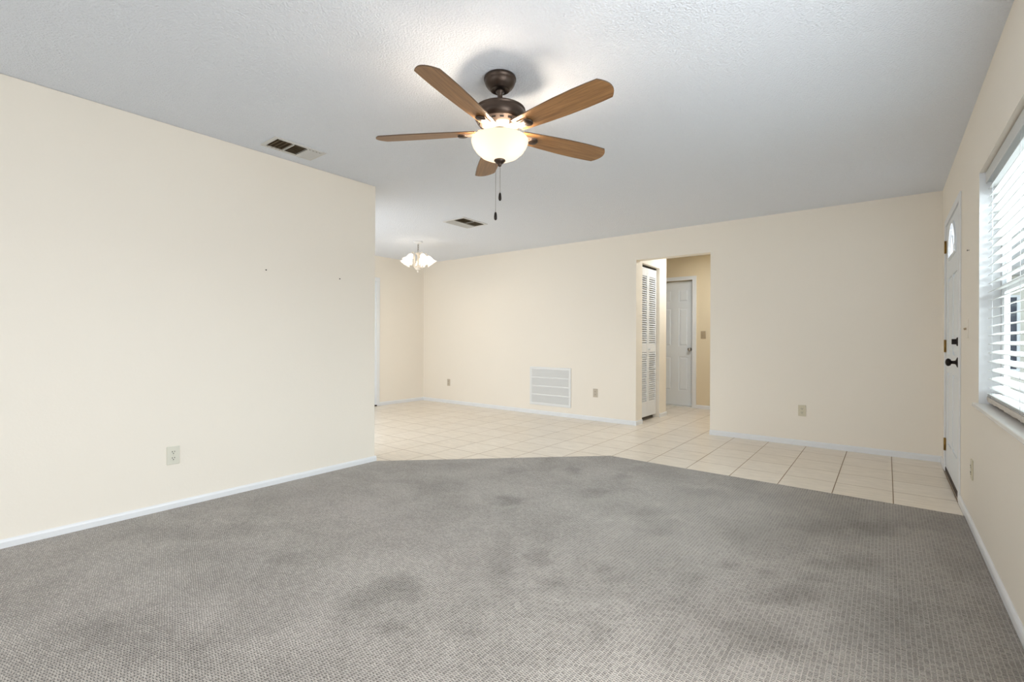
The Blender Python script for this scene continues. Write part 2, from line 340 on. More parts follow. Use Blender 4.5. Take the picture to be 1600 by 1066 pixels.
b.box(-4.6, LX0, FY, FY + 0.13, 0, H); b.box(LX0, LX1, FY, FY + 0.13, LZ, H); b.box(LX1, OX1 + 0.03, FY, FY + 0.13, 0, H); b.box(-4.6, OX1 + 0.03, FY + 0.13, FY + 0.16, 0, H)
struct(b.build('wall_back_hall', M_hall), 'tan wall at the end of the hall around the panelled door', 'wall')

# baseboards: flat face with an eased top
BH, BT = 0.056, 0.012
def bb_prof(d0, sgn):     # d0 wall face, sgn direction into the room
    return [(d0, 0), (d0 + sgn * BT, 0), (d0 + sgn * BT, BH - 0.014), (d0 + sgn * (BT - 0.003), BH - 0.006), (d0 + sgn * 0.004, BH), (d0, BH)]
def baseboard(side, label, runs):
    b = MB()
    for axis, d0, sgn, a0, a1 in runs: b.profile(bb_prof(d0, sgn), axis, a0, a1)
    struct(b.build('baseboard_' + side, M_white), label, 'baseboard')
baseboard('left', 'white baseboard along the blank left wall', [('y', XL, 1, REAR, YE + BT), ('x', YE, 1, -4.1, XL), ('x', YE, 1, XD, -6.1)])
baseboard('right', 'white baseboard along the window wall', [('y', XR, -1, REAR, 4.385), ('y', XR, -1, 5.458, YB - BT)])
baseboard('back', 'white baseboard along the long back wall', [('x', YB, -1, XD, OX0), ('y', OX0, 1, YB - BT, HY0 - 0.005), ('x', YB, -1, OX1 - 0.002, XR)])
baseboard('left_dining', 'white baseboard on the dining end wall', [('y', XD, 1, 4.815, YB - BT), ('y', XD, 1, YE + BT, 3.79)])
baseboard('hall', 'white baseboard at the end of the hall', [('x', FY, -1, LX1 + 0.06, OX1 + 0.03), ('y', HX, 1, HY1 + 0.002, HE + BT), ('x', HE, 1, -4.6, HX)])

# ------------------------------------------------------------------ carpet
WEAR = [(-2.003, 2.514, 0.05, 0.04, 0.048, -0.06, 1.0), (-2.049, 3.431, 0.046, 0.037, 0.051, -0.084, 1.0), (-1.613, 3.016, 0.063, 0.051, 0.041, -0.076, 0.8), (-1.356, 1.943, 0.045, 0.036, 0.036, -0.051, 1.0), (-1.47, 1.817, 0.037, 0.029, 0.165, -0.203, 0.55), (-1.152, 1.78, 0.038, 0.03, 0.018, -0.028, 1.0), (-1.031, 2.663, 0.075, 0.059, 0.046, -0.118, 0.7), (-1.644, 3.495, 0.051, 0.041, 0.031, -0.065, 0.7), (-0.588, 2.434, 0.029, 0.023, 0.013, -0.055, 0.9), (-0.319, 2.32, 0.085, 0.068, 0.011, -0.082, 1.0), (-0.133, 2.864, 0.098, 0.078, 0.004, -0.091, 1.0), (-0.277, 3.326, 0.147, 0.117, 0.01, -0.115, 0.6), (-0.026, 3.489, 0.099, 0.079, 0.001, -0.12, 0.7), (-0.369, 1.943, 0.102, 0.081, 0.018, -0.093, 0.7), (0.088, 2.296, 0.148, 0.117, -0.011, -0.305, 0.55), (-0.824, 1.573, 0.037, 0.029, 0.027, -0.051, 0.7), (-1.03, 2.035, 0.031, 0.024, 0.014, -0.028, 0.8), (-1.672, 1.346, 0.077, 0.061, 0.074, -0.059, 1.0), (-1.697, 1.175, 0.062, 0.049, 0.054, -0.037, 0.8), (-2.324, 1.163, 0.064, 0.051, 0.061, -0.031, 0.7), (-3.03, 0.965, 0.191, 0.153, 0.089, -0.028, 0.5), (-1.451, 1.125, 0.028, 0.022, 0.032, -0.025, 0.9), (-1.229, 1.286, 0.037, 0.029, 0.035, -0.037, 0.8), (-1.997, 0.559, 0.175, 0.138, 0.1, -0.028, 0.5), (-2.272, 0.459, 0.11, 0.088, 0.09, -0.018, 0.4), (-2.822, 1.246, 0.142, 0.113, 0.067, -0.029, 0.5), (-0.259, 2.54, 0.068, 0.054, 0.006, -0.061, 0.6), (-0.644, 2.814, 0.066, 0.053, 0.017, -0.073, 0.5), (-1.181, 2.881, 0.063, 0.05, 0.026, -0.064, 0.5), (-2.563, 2.442, 0.146, 0.117, 0.067, -0.064, 0.4), (-3.162, 2.509, 0.122, 0.099, 0.062, -0.049, 0.4), (-2.425, 3.103, 0.066, 0.053, 0.048, -0.061, 0.5), (-0.69, 2.198, 0.045, 0.036, 0.015, -0.047, 0.5), (0.249, 3.323, 0.078, 0.062, -0.015, -0.204, 0.4), (0.314, 2.391, 0.053, 0.042, -0.033, -0.253, 0.4), (-0.962, 1.982, 0.036, 0.029, 0.013, -0.026, 0.6), (-0.945, 1.615, 0.051, 0.04, 0.017, -0.03, 0.4), (-0.43, 2.481, 0.037, 0.03, 0.007, -0.041, 0.6)]
def make_carpet():
    x0, x1 = XL + BT + 0.001, XR - BT - 0.001
    bm = bmesh.new()
    pts = [(x0, REAR + 0.01), (x1, REAR + 0.01), (x1, 4.045), (-2.02, 4.065), (x0, YE)]
    f = bm.faces.new([bm.verts.new((x, y, 0.012)) for x, y in pts])
    r = bmesh.ops.extrude_face_region(bm, geom=[f]); 
    for v in [g for g in r['geom'] if isinstance(g, bmesh.types.BMVert)]: v.co.z = 0.0005
    bmesh.ops.recalc_face_normals(bm, faces=bm.faces)
    def cut(co, no):
        bmesh.ops.bisect_plane(bm, geom=[e for e in bm.verts[:] + bm.edges[:] + bm.faces[:]], plane_co=co, plane_no=no)
    y = 0.3
    while y < 4.05: cut((0, y, 0), (0, 1, 0)); y += 0.034
    x = x0 + 0.02
    while x < x1: cut((x, 0, 0), (1, 0, 0)); x += 0.034
    me = bpy.data.meshes.new('carpet'); bm.to_mesh(me); bm.free(); me.materials.append(M_carpet)
    at = me.attributes.new('wear', 'FLOAT', 'POINT')
    inv = []
    for cx, cy, ax, ay, bx, by, s in WEAR:
        d = ax * by - ay * bx; inv.append((cx, cy, by / d, -bx / d, -ay / d, ax / d, s))
    vals = []
    for v in me.vertices:
        w = 0.0; nx = noise.noise(v.co * 9) * 0.8 + noise.noise(v.co * 24) * 0.5; ny = noise.noise(v.co * 9 + Vector((7, 3, 1))) * 0.9
        for cx, cy, i0, i1, i2, i3, s in inv:
            dx, dy = v.co.x - cx, v.co.y - cy; p = dx * i0 + dy * i1 + nx; q = dx * i2 + dy * i3 + ny; d2 = p * p + q * q
            if d2 < 2.2: w += s * max(0.0, 1 - d2 / 2.2) ** 0.8
        vals.append(min(1.0, w))
    at.data.foreach_set('value', vals)
    o = bpy.data.objects.new('carpet', me); COL.objects.link(o)
    return tag(o, 'grey-brown ribbed loop carpet with dark trodden patches, cut at an angle against the tiles', 'carpet')
make_carpet()

# ------------------------------------------------------------------ doors
def panel_door(w, h, t, panels, b=None):
    """leaf in local axes: x 0..w, y 0 (front) .. t, z 0..h, with recessed and raised panels"""
    b = b or MB(); rec = 0.008
    b.box(0, w, rec, t, 0, h)
    xs = sorted({0, w, *[p[0] for p in panels], *[p[1] for p in panels]}); zs = sorted({0, h, *[p[2] for p in panels], *[p[3] for p in panels]})
    for i in range(len(xs) - 1):
        for j in range(len(zs) - 1):
            cx, cz = (xs[i] + xs[i + 1]) / 2, (zs[j] + zs[j + 1]) / 2
            if not any(p[0] < cx < p[1] and p[2] < cz < p[3] for p in panels): b.box(xs[i], xs[i + 1], 0, rec, zs[j], zs[j + 1])
    for x0, x1, z0, z1 in panels:
        e, g = 0.014, 0.030
        vs = [(x0 + e, rec, z0 + e), (x1 - e, rec, z0 + e), (x1 - e, rec, z1 - e), (x0 + e, rec, z1 - e), (x0 + g, 0.0015, z0 + g), (x1 - g, 0.0015, z0 + g), (x1 - g, 0.0015, z1 - g), (x0 + g, 0.0015, z1 - g)]
        b._new(vs, [(0, 1, 5, 4), (1, 2, 6, 5), (2, 3, 7, 6), (3, 0, 4, 7), (4, 5, 6, 7)])
    return b
def knob_lathe(b, x, z, prof, n=24):
    """lathe whose axis points out of the door (local -Y)"""
    M = Matrix.Translation((x, 0, z)) @ Matrix.Rotation(R_(90), 4, 'X'); b.lathe(prof, n, M); return b

# front door (swings in, hinges at its far edge); local x runs towards the camera
d1 = empty('door_1', (XR - 0.001, 5.38, 0), -pi / 2); struct(d1, 'white front door with a sunburst half-moon light and dark bronze knob', 'door')
DW, DH0, DH = 0.915, 0.034, 2.035
pan = [(0.13, 0.42, 0.22, 0.80), (0.495, 0.785, 0.22, 0.80), (0.13, 0.42, 0.95, 1.56), (0.495, 0.785, 0.95, 1.56)]
b = MB(); hz, hc, hr = 1.715, DW / 2, 0.235
# slab with a real half-round hole: ring of quads between the arc and the slab's upper outline
cells = panel_door(DW, hz - 0.03 - DH0, 0.044, [(p[0], p[1], p[2], p[3]) for p in pan])
arc = [(hc + hr * cos(a), hz + hr * sin(a)) for a in [pi * i / 24 for i in range(25)]]
out = []
for x, z in arc:
    dx, dz = x - hc, z - hz
    k = min((DW - hc) / abs(dx) if abs(dx) > 1e-6 else 9, (DH - DH0 - hz) / dz if dz > 1e-6 else 9); out.append((hc + dx * k, hz + dz * k))
for y0, y1 in ((0.0, 0.044),):
    for i in range(24):
        a0, a1, o0, o1 = arc[i], arc[i + 1], out[i], out[i + 1]
        pts = [o0, o1, a1, a0]
        if abs(o0[0] - o1[0]) > 1e-6 and abs(o0[1] - o1[1]) > 1e-6: pts = [o0, (DW if o0[0] > hc else 0, DH - DH0), o1, a1, a0]
        n = len(pts); vs = [(x, y0, z) for x, z in pts] + [(x, y1, z) for x, z in pts]
        cells._new(vs, [tuple(range(n)), tuple(range(n, 2 * n))[::-1]] + [(j, (j + 1) % n, n + (j + 1) % n, n + j) for j in range(n)])
cells.box(0, DW, 0, 0.044, hz - 0.03 - DH0, hz)
cells.build('leaf', M_door, d1, loc=(0, 0, DH0))
# half-moon light: moulding ring, muntins, glass
b = MB()
ring = [(hc + (hr + 0.018) * cos(a), hz + (hr + 0.018) * sin(a)) for a in [pi * i / 24 for i in range(25)]]
for i in range(24):
    pts = [ring[i], ring[i + 1], arc[i + 1], arc[i]]; vs = [(x, -0.008, z) for x, z in pts] + [(x, 0.004, z) for x, z in pts]
    b._new(vs, [(0, 1, 2, 3), (7, 6, 5, 4), (0, 1, 5, 4), (1, 2, 6, 5), (2, 3, 7, 6), (3, 0, 4, 7)])
b.box(hc - hr - 0.018, hc + hr + 0.018, -0.008, 0.004, hz - 0.018, hz)
lf = b.build('half_moon_light', M_door, d1, loc=(0, 0, DH0))
b = MB()
for a in (R_(45), R_(90), R_(135)):
    b.tube([(hc + 0.08 * cos(a), 0.016, hz + 0.08 * sin(a)), (hc + hr * cos(a), 0.016, hz + hr * sin(a))], 0.007, 6)
b.tube([(hc + 0.08 * cos(pi * i / 12), 0.016, hz + 0.08 * sin(pi * i / 12)) for i in range(13)], 0.007, 6)
b.build('muntin', M_door, lf)
b = MB(); b.prism([(x, z) for x, z in arc], 0.024, 0.029, Matrix(((1, 0, 0, 0), (0, 0, 1, 0), (0, 1, 0, 0), (0, 0, 0, 1))))
b.build('pane', M_lite, lf)
b = MB(); b.box(0.0, DW, -0.004, 0.03, 0.012, DH0 + 0.006); b.build('door_sweep', M_thresh, d1)
kx = DW - 0.085
b = MB(); knob_lathe(b, kx, 0.94, [(0, 0), (0.035, 0), (0.035, 0.004), (0.022, 0.009), (0.013, 0.014), (0.011, 0.028), (0.012, 0.034), (0.022, 0.038), (0.027, 0.047), (0.027, 0.054), (0.020, 0.062), (0.007, 0.066), (0, 0.0665)]); b.build('door_knob', M_bronze2, d1)
b = MB(); knob_lathe(b, kx, 1.085, [(0, 0), (0.031, 0), (0.031, 0.005), (0.024, 0.009), (0, 0.010)]); b.box(kx - 0.006, kx + 0.006, -0.033, -0.008, 1.066, 1.104); b.build('deadbolt', M_bronze2, d1, bevel=0.002)
for z in (1.873, 1.048, 0.228):
    b = MB(); b.tube([(-0.004, -0.006, z - 0.052), (-0.004, -0.006, z + 0.052)], 0.0085, 10); b.box(-0.030, 0.022, -0.0022, -0.0004, z - 0.05, z + 0.05); b.build('hinge', M_brass, d1)
# casing + jamb + threshold (part of the wall)
b = MB(); ct, cw = 0.010, 0.058
b.box(XR - ct, XR, 4.387, 4.387 + cw, 0, DZ1 + 0.045); b.box(XR - ct, XR, 5.398, 5.398 + cw, 0, DZ1 + 0.045); b.box(XR - ct, XR, 4.387 + cw, 5.398, DZ1 - 0.008, DZ1 + 0.045)
b.box(XR, X1, DY0, 4.458, 0, DZ1); b.box(XR, X1, 5.386, DY1, 0, DZ1); b.box(XR, X1, 4.458, 5.386, DZ1 - 0.012, DZ1)
struct(b.build('trim_1', M_white, bevel=0.003), 'white casing around the front door', 'door casing')
b = MB(); b.box(XR - 0.004, X1, 4.458, 5.386, 0, 0.011); struct(b.build('trim_2', M_thresh), 'dark brown threshold under the front door', 'threshold')

# six-panel door at the end of the hall
lw = LX1 - LX0 - 0.006
d2 = empty('door_2', (LX0 + 0.003, FY + 0.078, 0)); struct(d2, 'white six-panel door at the end of the hall with a silver knob', 'door')
c0, c1, c2, c3 = 0.093, lw / 2 - 0.060, lw / 2 + 0.060, lw - 0.093
pan = [(a, b_, z0, z1) for a, b_ in ((c0, c1), (c2, c3)) for z0, z1 in ((0.24, 0.80), (0.97, 1.60), (1.70, 1.90))]
panel_door(lw, 2.035, 0.035, pan).build('leaf', M_door, d2, loc=(0, 0, 0.018))
b = MB(); knob_lathe(b, lw - 0.062, 0.94, [(0, 0), (0.032, 0), (0.032, 0.004), (0.014, 0.010), (0.012, 0.030), (0.024, 0.036), (0.028, 0.048), (0.024, 0.058), (0, 0.062)]); b.build('door_knob', M_nickel, d2)
b = MB()
for x0, x1, z0, z1 in ((LX0 - 0.06, LX0 + 0.002, 0, LZ - 0.002), (LX1 - 0.002, LX1 + 0.06, 0, LZ - 0.002), (LX0 - 0.06, LX1 + 0.06, LZ - 0.002, LZ + 0.058)): b.box(x0, x1, FY - 0.016, FY, z0, z1)
b.box(LX0, LX0 + 0.002, FY, FY + 0.13, 0, LZ); b.box(LX1 - 0.002, LX1, FY, FY + 0.13, 0, LZ)
struct(b.build('trim_3', M_white, bevel=0.003), 'white casing around the six-panel hall door', 'door casing')
b = MB(); b.box(LX0, LX1, FY - 0.01, FY + 0.13, 0, 0.014); struct(b.build('trim_4', M_sill), 'pale stone threshold under the six-panel hall door', 'threshold')

# louvered bifold closet door on the hall's side wall: two leaves
d3 = empty('door_3', (HX - 0.046, HY0 + 0.004, 0), pi / 2); struct(d3, 'white louvered bifold closet door in the hall', 'closet door')
lw3 = (HY1 - HY0 - 0.008) / 2
def louver_leaf():
    b = MB(); w = lw3 - 0.003; s = 0.036; t = 0.028; z0, z1 = 0.055, 2.064
    b.box(0, s, 0, t, z0, z1); b.box(w - s, w, 0, t, z0, z1)
    for a, c in ((z0, 0.245), (0.925, 1.030), (1.955, z1)): b.box(s, w - s, 0.002, t - 0.002, a, c)
    for a, c in ((0.245, 0.925), (1.030, 1.955)):
        n = int(round((c - a) / 0.0295))
        for k in range(n):
            z = a + (k + 0.5) * (c - a) / n
            M = Matrix.Translation((0, t / 2, z)) @ Matrix.Rotation(R_(44), 4, 'X'); b.box(s - 0.004, w - s + 0.004, -0.0185, 0.0185, -0.0025, 0.0025, M)
    return b
lv = louver_leaf().build('louvered_leaf', M_white, d3)
lv2 = lv.copy(); COL.objects.link(lv2); lv2.parent = d3; lv2.location = (lw3, 0, 0)
b = MB(); knob_lathe(b, lw3 + 0.018, 0.965, [(0, 0), (0.009, 0), (0.007, 0.010), (0.015, 0.016), (0.016, 0.022), (0, 0.028)], 16); b.build('knob', M_white, d3)
b = MB(); b.box(0, 2 * lw3, 0.004, 0.03, 2.074, 2.092); b.build('track', M_dark, d3)

# doorway on the dining end wall: only its right casing shows past the left wall
b = MB()
for y0, y1, z0, z1 in ((DD1 - 0.002, DD1 + 0.06, 0, DDZ - 0.002), (DD0 - 0.06, DD0 + 0.002, 0, DDZ - 0.002), (DD0 - 0.06, DD1 + 0.06, DDZ - 0.002, DDZ + 0.058)): b.box(XD, XD + 0.016, y0, y1, z0, z1)
b.box(XD - 0.12, XD, DD1 - 0.012, DD1, 0, DDZ); b.box(XD - 0.12, XD, DD0, DD0 + 0.012, 0, DDZ); b.box(XD - 0.12, XD, DD0 + 0.012, DD1 - 0.012, DDZ - 0.012, DDZ)
struct(b.build('trim_5', M_white, bevel=0.003), 'white casing of the dining doorway at the end of the left wall', 'door casing')
b = MB(); b.box(XD - 0.12, XD + 0.02, DD0 + 0.012, DD1 + 0.008, 0, 0.02); struct(b.build('trim_6', M_thresh, bevel=0.003), 'dark threshold of the dining doorway', 'threshold')
d4 = empty('door_4', (XD - 0.06, DD0 + 0.014, 0), pi / 2); struct(d4, 'white panelled door in the dining doorway', 'door')
w4 = DD1 - DD0 - 0.028
panel_door(w4, 1.99, 0.035, [(0.11, w4 / 2 - 0.05, 0.25, 0.8), (w4 / 2 + 0.05, w4 - 0.11, 0.25, 0.8), (0.11, w4 / 2 - 0.05, 0.97, 1.85), (w4 / 2 + 0.05, w4 - 0.11, 0.97, 1.85)]).build('leaf', M_door, d4, loc=(0, 0, 0.024))

# ------------------------------------------------------------------ window with blind
w1 = empty('window_1', (XR, (WL0 + WL1) / 2, WZ0)); struct(w1, 'white sash window on the right wall behind a blind', 'window')
def wbox(name, mt, boxes, bev=0.0, parent=None):
    b = MB()
    for x0, x1, y0, y1, z0, z1 in boxes: b.box(x0 - XR, x1 - XR, y0 - (WL0 + WL1) / 2, y1 - (WL0 + WL1) / 2, z0 - WZ0, z1 - WZ0)
    return b.build(name, mt, parent or w1, bev)
fx0, fx1, MR = XR + 0.084, XR + 0.113, 1.345
wbox('window_frame', M_alu, [(fx0, fx1, WL0, WL0 + 0.04, WZ0, WZ1), (fx0, fx1, WL1 - 0.04, WL1, WZ0, WZ1), (fx0, fx1, WL0 + 0.04, WL1 - 0.04, WZ1 - 0.04, WZ1), (fx0, fx1, WL0 + 0.04, WL1 - 0.04, WZ0, WZ0 + 0.03)])
for nm, z0, z1, x0 in (('upper_sash', MR, WZ1 - 0.04, fx0 + 0.0155), ('lower_sash', WZ0 + 0.03, MR + 0.045, fx0 + 0.002)):
    y0, y1 = WL0 + 0.04, WL1 - 0.04
    ym = (y0 + y1) / 2
    s = wbox(nm, M_alu, [(x0, x0 + 0.012, y0, y0 + 0.035, z0, z1), (x0, x0 + 0.012, y1 - 0.035, y1, z0, z1), (x0, x0 + 0.012, y0 + 0.035, y1 - 0.035, z0, z0 + 0.045), (x0, x0 + 0.012, y0 + 0.035, y1 - 0.035, z1 - 0.045, z1), (x0, x0 + 0.012, ym - 0.012, ym + 0.012, z0 + 0.045, z1 - 0.045)], 0.002)
    b_ = wbox('pane', M_glass, [(x0 + 0.004, x0 + 0.007, y0 + 0.03, y1 - 0.03, z0 + 0.04, z1 - 0.04)], 0, s)
b = MB(); b.box(XR - 0.022, XR + 0.083, WL0, WL1, WZ0 - 0.003, WZ0 + 0.018); b.box(XR - 0.022, XR, WL0 - 0.04, WL0, WZ0 - 0.003, WZ0 + 0.018); b.box(XR - 0.022, XR, WL1, WL1 + 0.04, WZ0 - 0.003, WZ0 + 0.018)
struct(b.build('trim_7', M_sill, bevel=0.004), 'pale stone window sill under the blind', 'window sill')
b = MB(); b.box(XR + 0.0, XR + 0.083, WL1 - 0.004, WL1 - 0.0005, WZ0 + 0.018, WZ1 - 0.001); b.box(XR, XR + 0.083, WL0 + 0.0005, WL0 + 0.004, WZ0 + 0.018, WZ1 - 0.001)
struct(b.build('trim_8', M_white), 'white painted side reveals of the window opening', 'window reveal')

bl = empty('venetian_blind', (XR + 0.056, (WL0 + WL1) / 2, WZ1)); tag(bl, 'white slatted venetian blind hanging inside the window on the right wall', 'window blind')
by0, by1 = -(WL1 - WL0) / 2 + 0.02, (WL1 - WL0) / 2 - 0.022
b = MB(); b.box(-0.026, 0.026, by0, by1, -0.052, -0.012); b.build('headrail', M_blind, bl, 0.002)
b = MB(); b.box(-0.034, -0.029, by0, by1, -0.066, -0.006); b.build('valance', M_blind, bl, 0.0015)
for q0 in (by1, by0 - 0.012):
    b = MB(); b.box(-0.034, 0.03, q0, q0 + 0.012, -0.058, -0.004); b.build('bracket', M_white, bl, 0.002)
pitch, tilt = 0.0460, R_(17)
def slat_bm():
    b = MB(); n = 6; top = []; bot = []
    for i in range(n + 1):
        x = -0.025 + 0.05 * i / n; z = 0.0022 * (1 - (2 * i / n - 1) ** 2); top.append((x, z + 0.0013)); bot.append((x, z - 0.0013))
    b.profile(top + bot[::-1], 'y', by0 + 0.004, by1 - 0.004); return b
zs = []; z = -0.092
while z > -(WZ1 - WZ0) + 0.085: zs.append(z); z -= pitch
first = None
for i, z in enumerate(zs):
    if first is None: o = first = slat_bm().build('slat', M_blind, bl)
    else: o = first.copy(); COL.objects.link(o); o.parent = bl
    o.location = (0, 0, z); o.rotation_euler = (0, -tilt, 0)
zb = -(WZ1 - WZ0) + 0.058
for k in range(3):
    o = first.copy(); COL.objects.link(o); o.parent = bl; o.location = (-0.001 * k, 0, zb - 0.0 + 0.006 * k + 0.004); o.rotation_euler = (0, R_(-3 + 3 * k), 0)
b = MB(); N_ = 90; rings = []                                  # chalky, chipped bottom rail
for i in range(N_ + 1):
    y = by0 + 0.003 + (by1 - by0 - 0.006) * i / N_
    j = [random.uniform(-1, 1) for _ in range(4)]
    chip = 0.006 * max(0.0, noise.noise(Vector((y * 9, 3.1, 0)))) + 0.0008 * j[0]
    rings.append([b.bm.verts.new((x, y, z)) for x, z in ((-0.027 - 0.0008 * j[1], zb), (-0.028 - 0.0012 * j[2], zb - 0.012), (-0.025 + chip, zb - 0.026 + 0.0014 * j[3] + chip), (0.025, zb - 0.025), (0.027, zb))])
for i in range(N_):
    for k in range(5): b.bm.faces.new([rings[i][k], rings[i][(k + 1) % 5], rings[i + 1][(k + 1) % 5], rings[i + 1][k]])
b.bm.faces.new(rings[0]); b.bm.faces.new(rings[-1][::-1])
b.build('bottom_rail', M_worn, bl)
ly = [by1 - 0.15, by1 - 0.80, by0 + 0.15]
for y in ly:
    b = MB()
    for x in (-0.0262, 0.0262): b.tube([(x, y, -0.05), (x, y, zb - 0.01)], 0.0008, 5)
    b.build('ladder_cord', M_white, bl)
b = MB(); b.tube([(-0.033, by0 + 0.3, -0.06), (-0.036, by0 + 0.3, -0.75)], 0.004, 8); b.build('tilt_wand', M_white, bl)

# ------------------------------------------------------------------ outside, glimpsed between the slats
b = MB(); b.box(-20, 20, -14, 40, -0.2, -0.101); struct(b.build('ground', M_conc), 'pale concrete outside the window', 'ground')
nb = empty('neighbor_house', (2.9, 17.0, -0.1)); tag(nb, 'beige house outside seen between the blind slats', 'house')
b = MB(); b.box(-2.3, 6, 0, 5, 0, 2.9); b.build('wall', M_house, nb)
b = MB(); b.profile([(-0.5, 2.8), (5.5, 2.8), (5.5, 3.0), (2.5, 4.4), (-0.5, 3.0)], 'x', -2.7, 6.4); b.build('roof', mat('grey_shingle', (176, 172, 167), 0.9, var=0.15, vscale=20), nb)
for x in (-0.50, 1.6):
    b = MB()
    wd = 0.13 if x < 0 else 0.82
    frame_boxes(b, 'y', -0.06, 0.0, x - 0.05, x + wd + 0.05, 0.45, 2.33, 0.05)
    f = b.build('window_frame', M_alu, nb)
    b = MB(); b.box(x, x + wd, -0.02, -0.005, 0.50, 2.28); b.build('pane', M_darkglass, f)
b = MB(); b.box(0.925, 0.985, 7.17, 7.23, -0.1, 2.5); b.box(0.905, 1.005, 7.15, 7.25, -0.1, 0.06)
tag(b.build('porch_post', M_alu, bevel=0.004), 'slim white porch post outside, glimpsed between the blind slats', 'post')

# ------------------------------------------------------------------ wall plates
def outlet(name, mt):
    root = empty(name, (0, 0, 0))
    b = MB(); b.box(-0.035, 0.035, -0.006, 0, -0.0575, 0.0575); b.build('cover_plate', mt, root, 0.0025)
    for dz in (0.0195, -0.0195):
        b = MB()
        out_ = [(0.0165 * cos(a), max(-0.0125, min(0.0125, 0.0165 * sin(a)))) for a in [2 * pi * i / 28 for i in range(28)]]
        M = Matrix.Translation((0, -0.0072, dz)) @ Matrix.Rotation(R_(90), 4, 'X'); b.prism(out_, -0.0012, 0.0008, M)
        rc = b.build('receptacle', mt, root)
        b = MB()
        b.box(-0.0078, -0.0050, -0.0090, -0.0078, dz - 0.0005, dz + 0.0085); b.box(0.0050, 0.0078, -0.0090, -0.0078, dz + 0.0005, dz + 0.0080)
        b.lathe([(0, 0), (0.0028, 0), (0.0028, 0.0012), (0, 0.0012)], 12, Matrix.Translation((0, -0.0078, dz - 0.0075)) @ Matrix.Rotation(R_(90), 4, 'X')); b.build('slot', M_dark, rc)
    b = MB(); b.lathe([(0, 0), (0.003, 0), (0.002, 0.001), (0, 0.0012)], 12, Matrix.Translation((0, -0.006, 0)) @ Matrix.Rotation(R_(90), 4, 'X')); b.build('screw', mt, root)
    return root
G = 'wall outlets around the room'
o1 = outlet('wall_outlet', M_ivory); o1.location = (XL, 1.063, 0.348); o1.rotation_euler = (0, 0, pi / 2); tag(o1, 'pale ivory duplex outlet low on the blank left wall', 'outlet', G)
o2 = outlet('wall_outlet', M_almond); o2.location = (-0.687, YB, 0.362); tag(o2, 'almond duplex outlet between the hall opening and the front door', 'outlet', G)
dup(o2, (XR, 3.825, 0.345), -pi / 2, 'almond outlet seen edge-on between the window and the front door')
o3 = outlet('wall_outlet', M_greyplate); o3.location = (-3.081, YB, 0.373); tag(o3, 'taupe outlet on the back wall just right of the return air grille', 'outlet', G)
dup(o3, (-5.878, YB, 0.353), 0, 'small taupe outlet near the dining corner, left of the grille')
def switch(name, mt):
    root = empty(name, (0, 0, 0))
    b = MB(); b.box(-0.0375, 0.0375, -0.006, 0, -0.06, 0.06); b.build('cover_plate', mt, root, 0.0025)
    b = MB(); b.box(-0.005, 0.005, -0.018, -0.004, -0.004, 0.009, Matrix.Rotation(R_(12), 4, 'X')); b.build('toggle', M_tanplate, root, 0.0015)
    return root
s1 = switch('light_switch', M_tanplate); s1.location = (-2.287, FY, 1.173); tag(s1, 'tan toggle light switch beside the six-panel hall door', 'light switch', 'light switches')
s2 = switch('light_switch', M_wall); s2.location = (XR, 4.055, 1.165); s2.rotation_euler = (0, 0, -pi / 2); tag(s2, 'cream-painted toggle light switch between the window and the front door', 'light switch', 'light switches')

# nails left in the walls
def nail(loc, rz, label):
    b = MB(); b.lathe([(0, -0.004), (0.0015, -0.004), (0.0015, 0.008), (0.005, 0.009), (0.0045, 0.011), (0, 0.0115)], 12, Matrix.Rotation(R_(90), 4, 'X'))
    o = b.build('wall_nail', M_bronze2); o.location = loc; o.rotation_euler = (0, 0, rz); tag(o, label, 'nail', 'nails left in the walls')
nail((XL, 1.633, 1.589), pi / 2, 'small dark nail in the middle of the left wall')
nail((XL, 2.228, 1.585), pi / 2, 'small dark nail near the free end of the left wall')
nail((XR, 3.989, 1.641), -pi / 2, 'small dark nail between the window and the front door')

# ------------------------------------------------------------------ return air grille
g = empty('return_air_grille', (-3.812, YB, 0.412)); tag(g, 'white return air grille of four louvered banks low on the back wall', 'grille')
gw, gh = 0.352, 0.278
b = MB()
frame_boxes(b, 'y', -0.012, 0, -gw, gw, -gh, gh, 0.034)
b.build('frame', M_grille, g, 0.004)
iz0, iz1 = -gh + 0.034, gh - 0.034; bar = 0.014; bhh = (iz1 - iz0 - 3 * bar) / 4
b = MB(); b.box(-gw + 0.03, gw - 0.03, -0.0015, -0.0005, iz0, iz1); b.build('backing', mat('grey_filter', (226, 225, 222), 0.9), g)
for k in range(4):
    z0 = iz0 + k * (bhh + bar)
    b = MB(); n = 13
    for j in range(n):
        z = z0 + (j + 0.5) * bhh / n; b.box(-gw + 0.034, gw - 0.034, -0.0065, 0.0065, -0.0006, 0.0006, Matrix.Translation((0, -0.0075, z)) @ Matrix.Rotation(R_(-58), 4, 'X'))
    b.build('louver_bank', M_louver, g)
    if k < 3:
        b = MB(); b.box(-gw + 0.03, gw - 0.03, -0.011, -0.001, z0 + bhh, z0 + bhh + bar); b.build('crossbar', M_grille, g, 0.002)

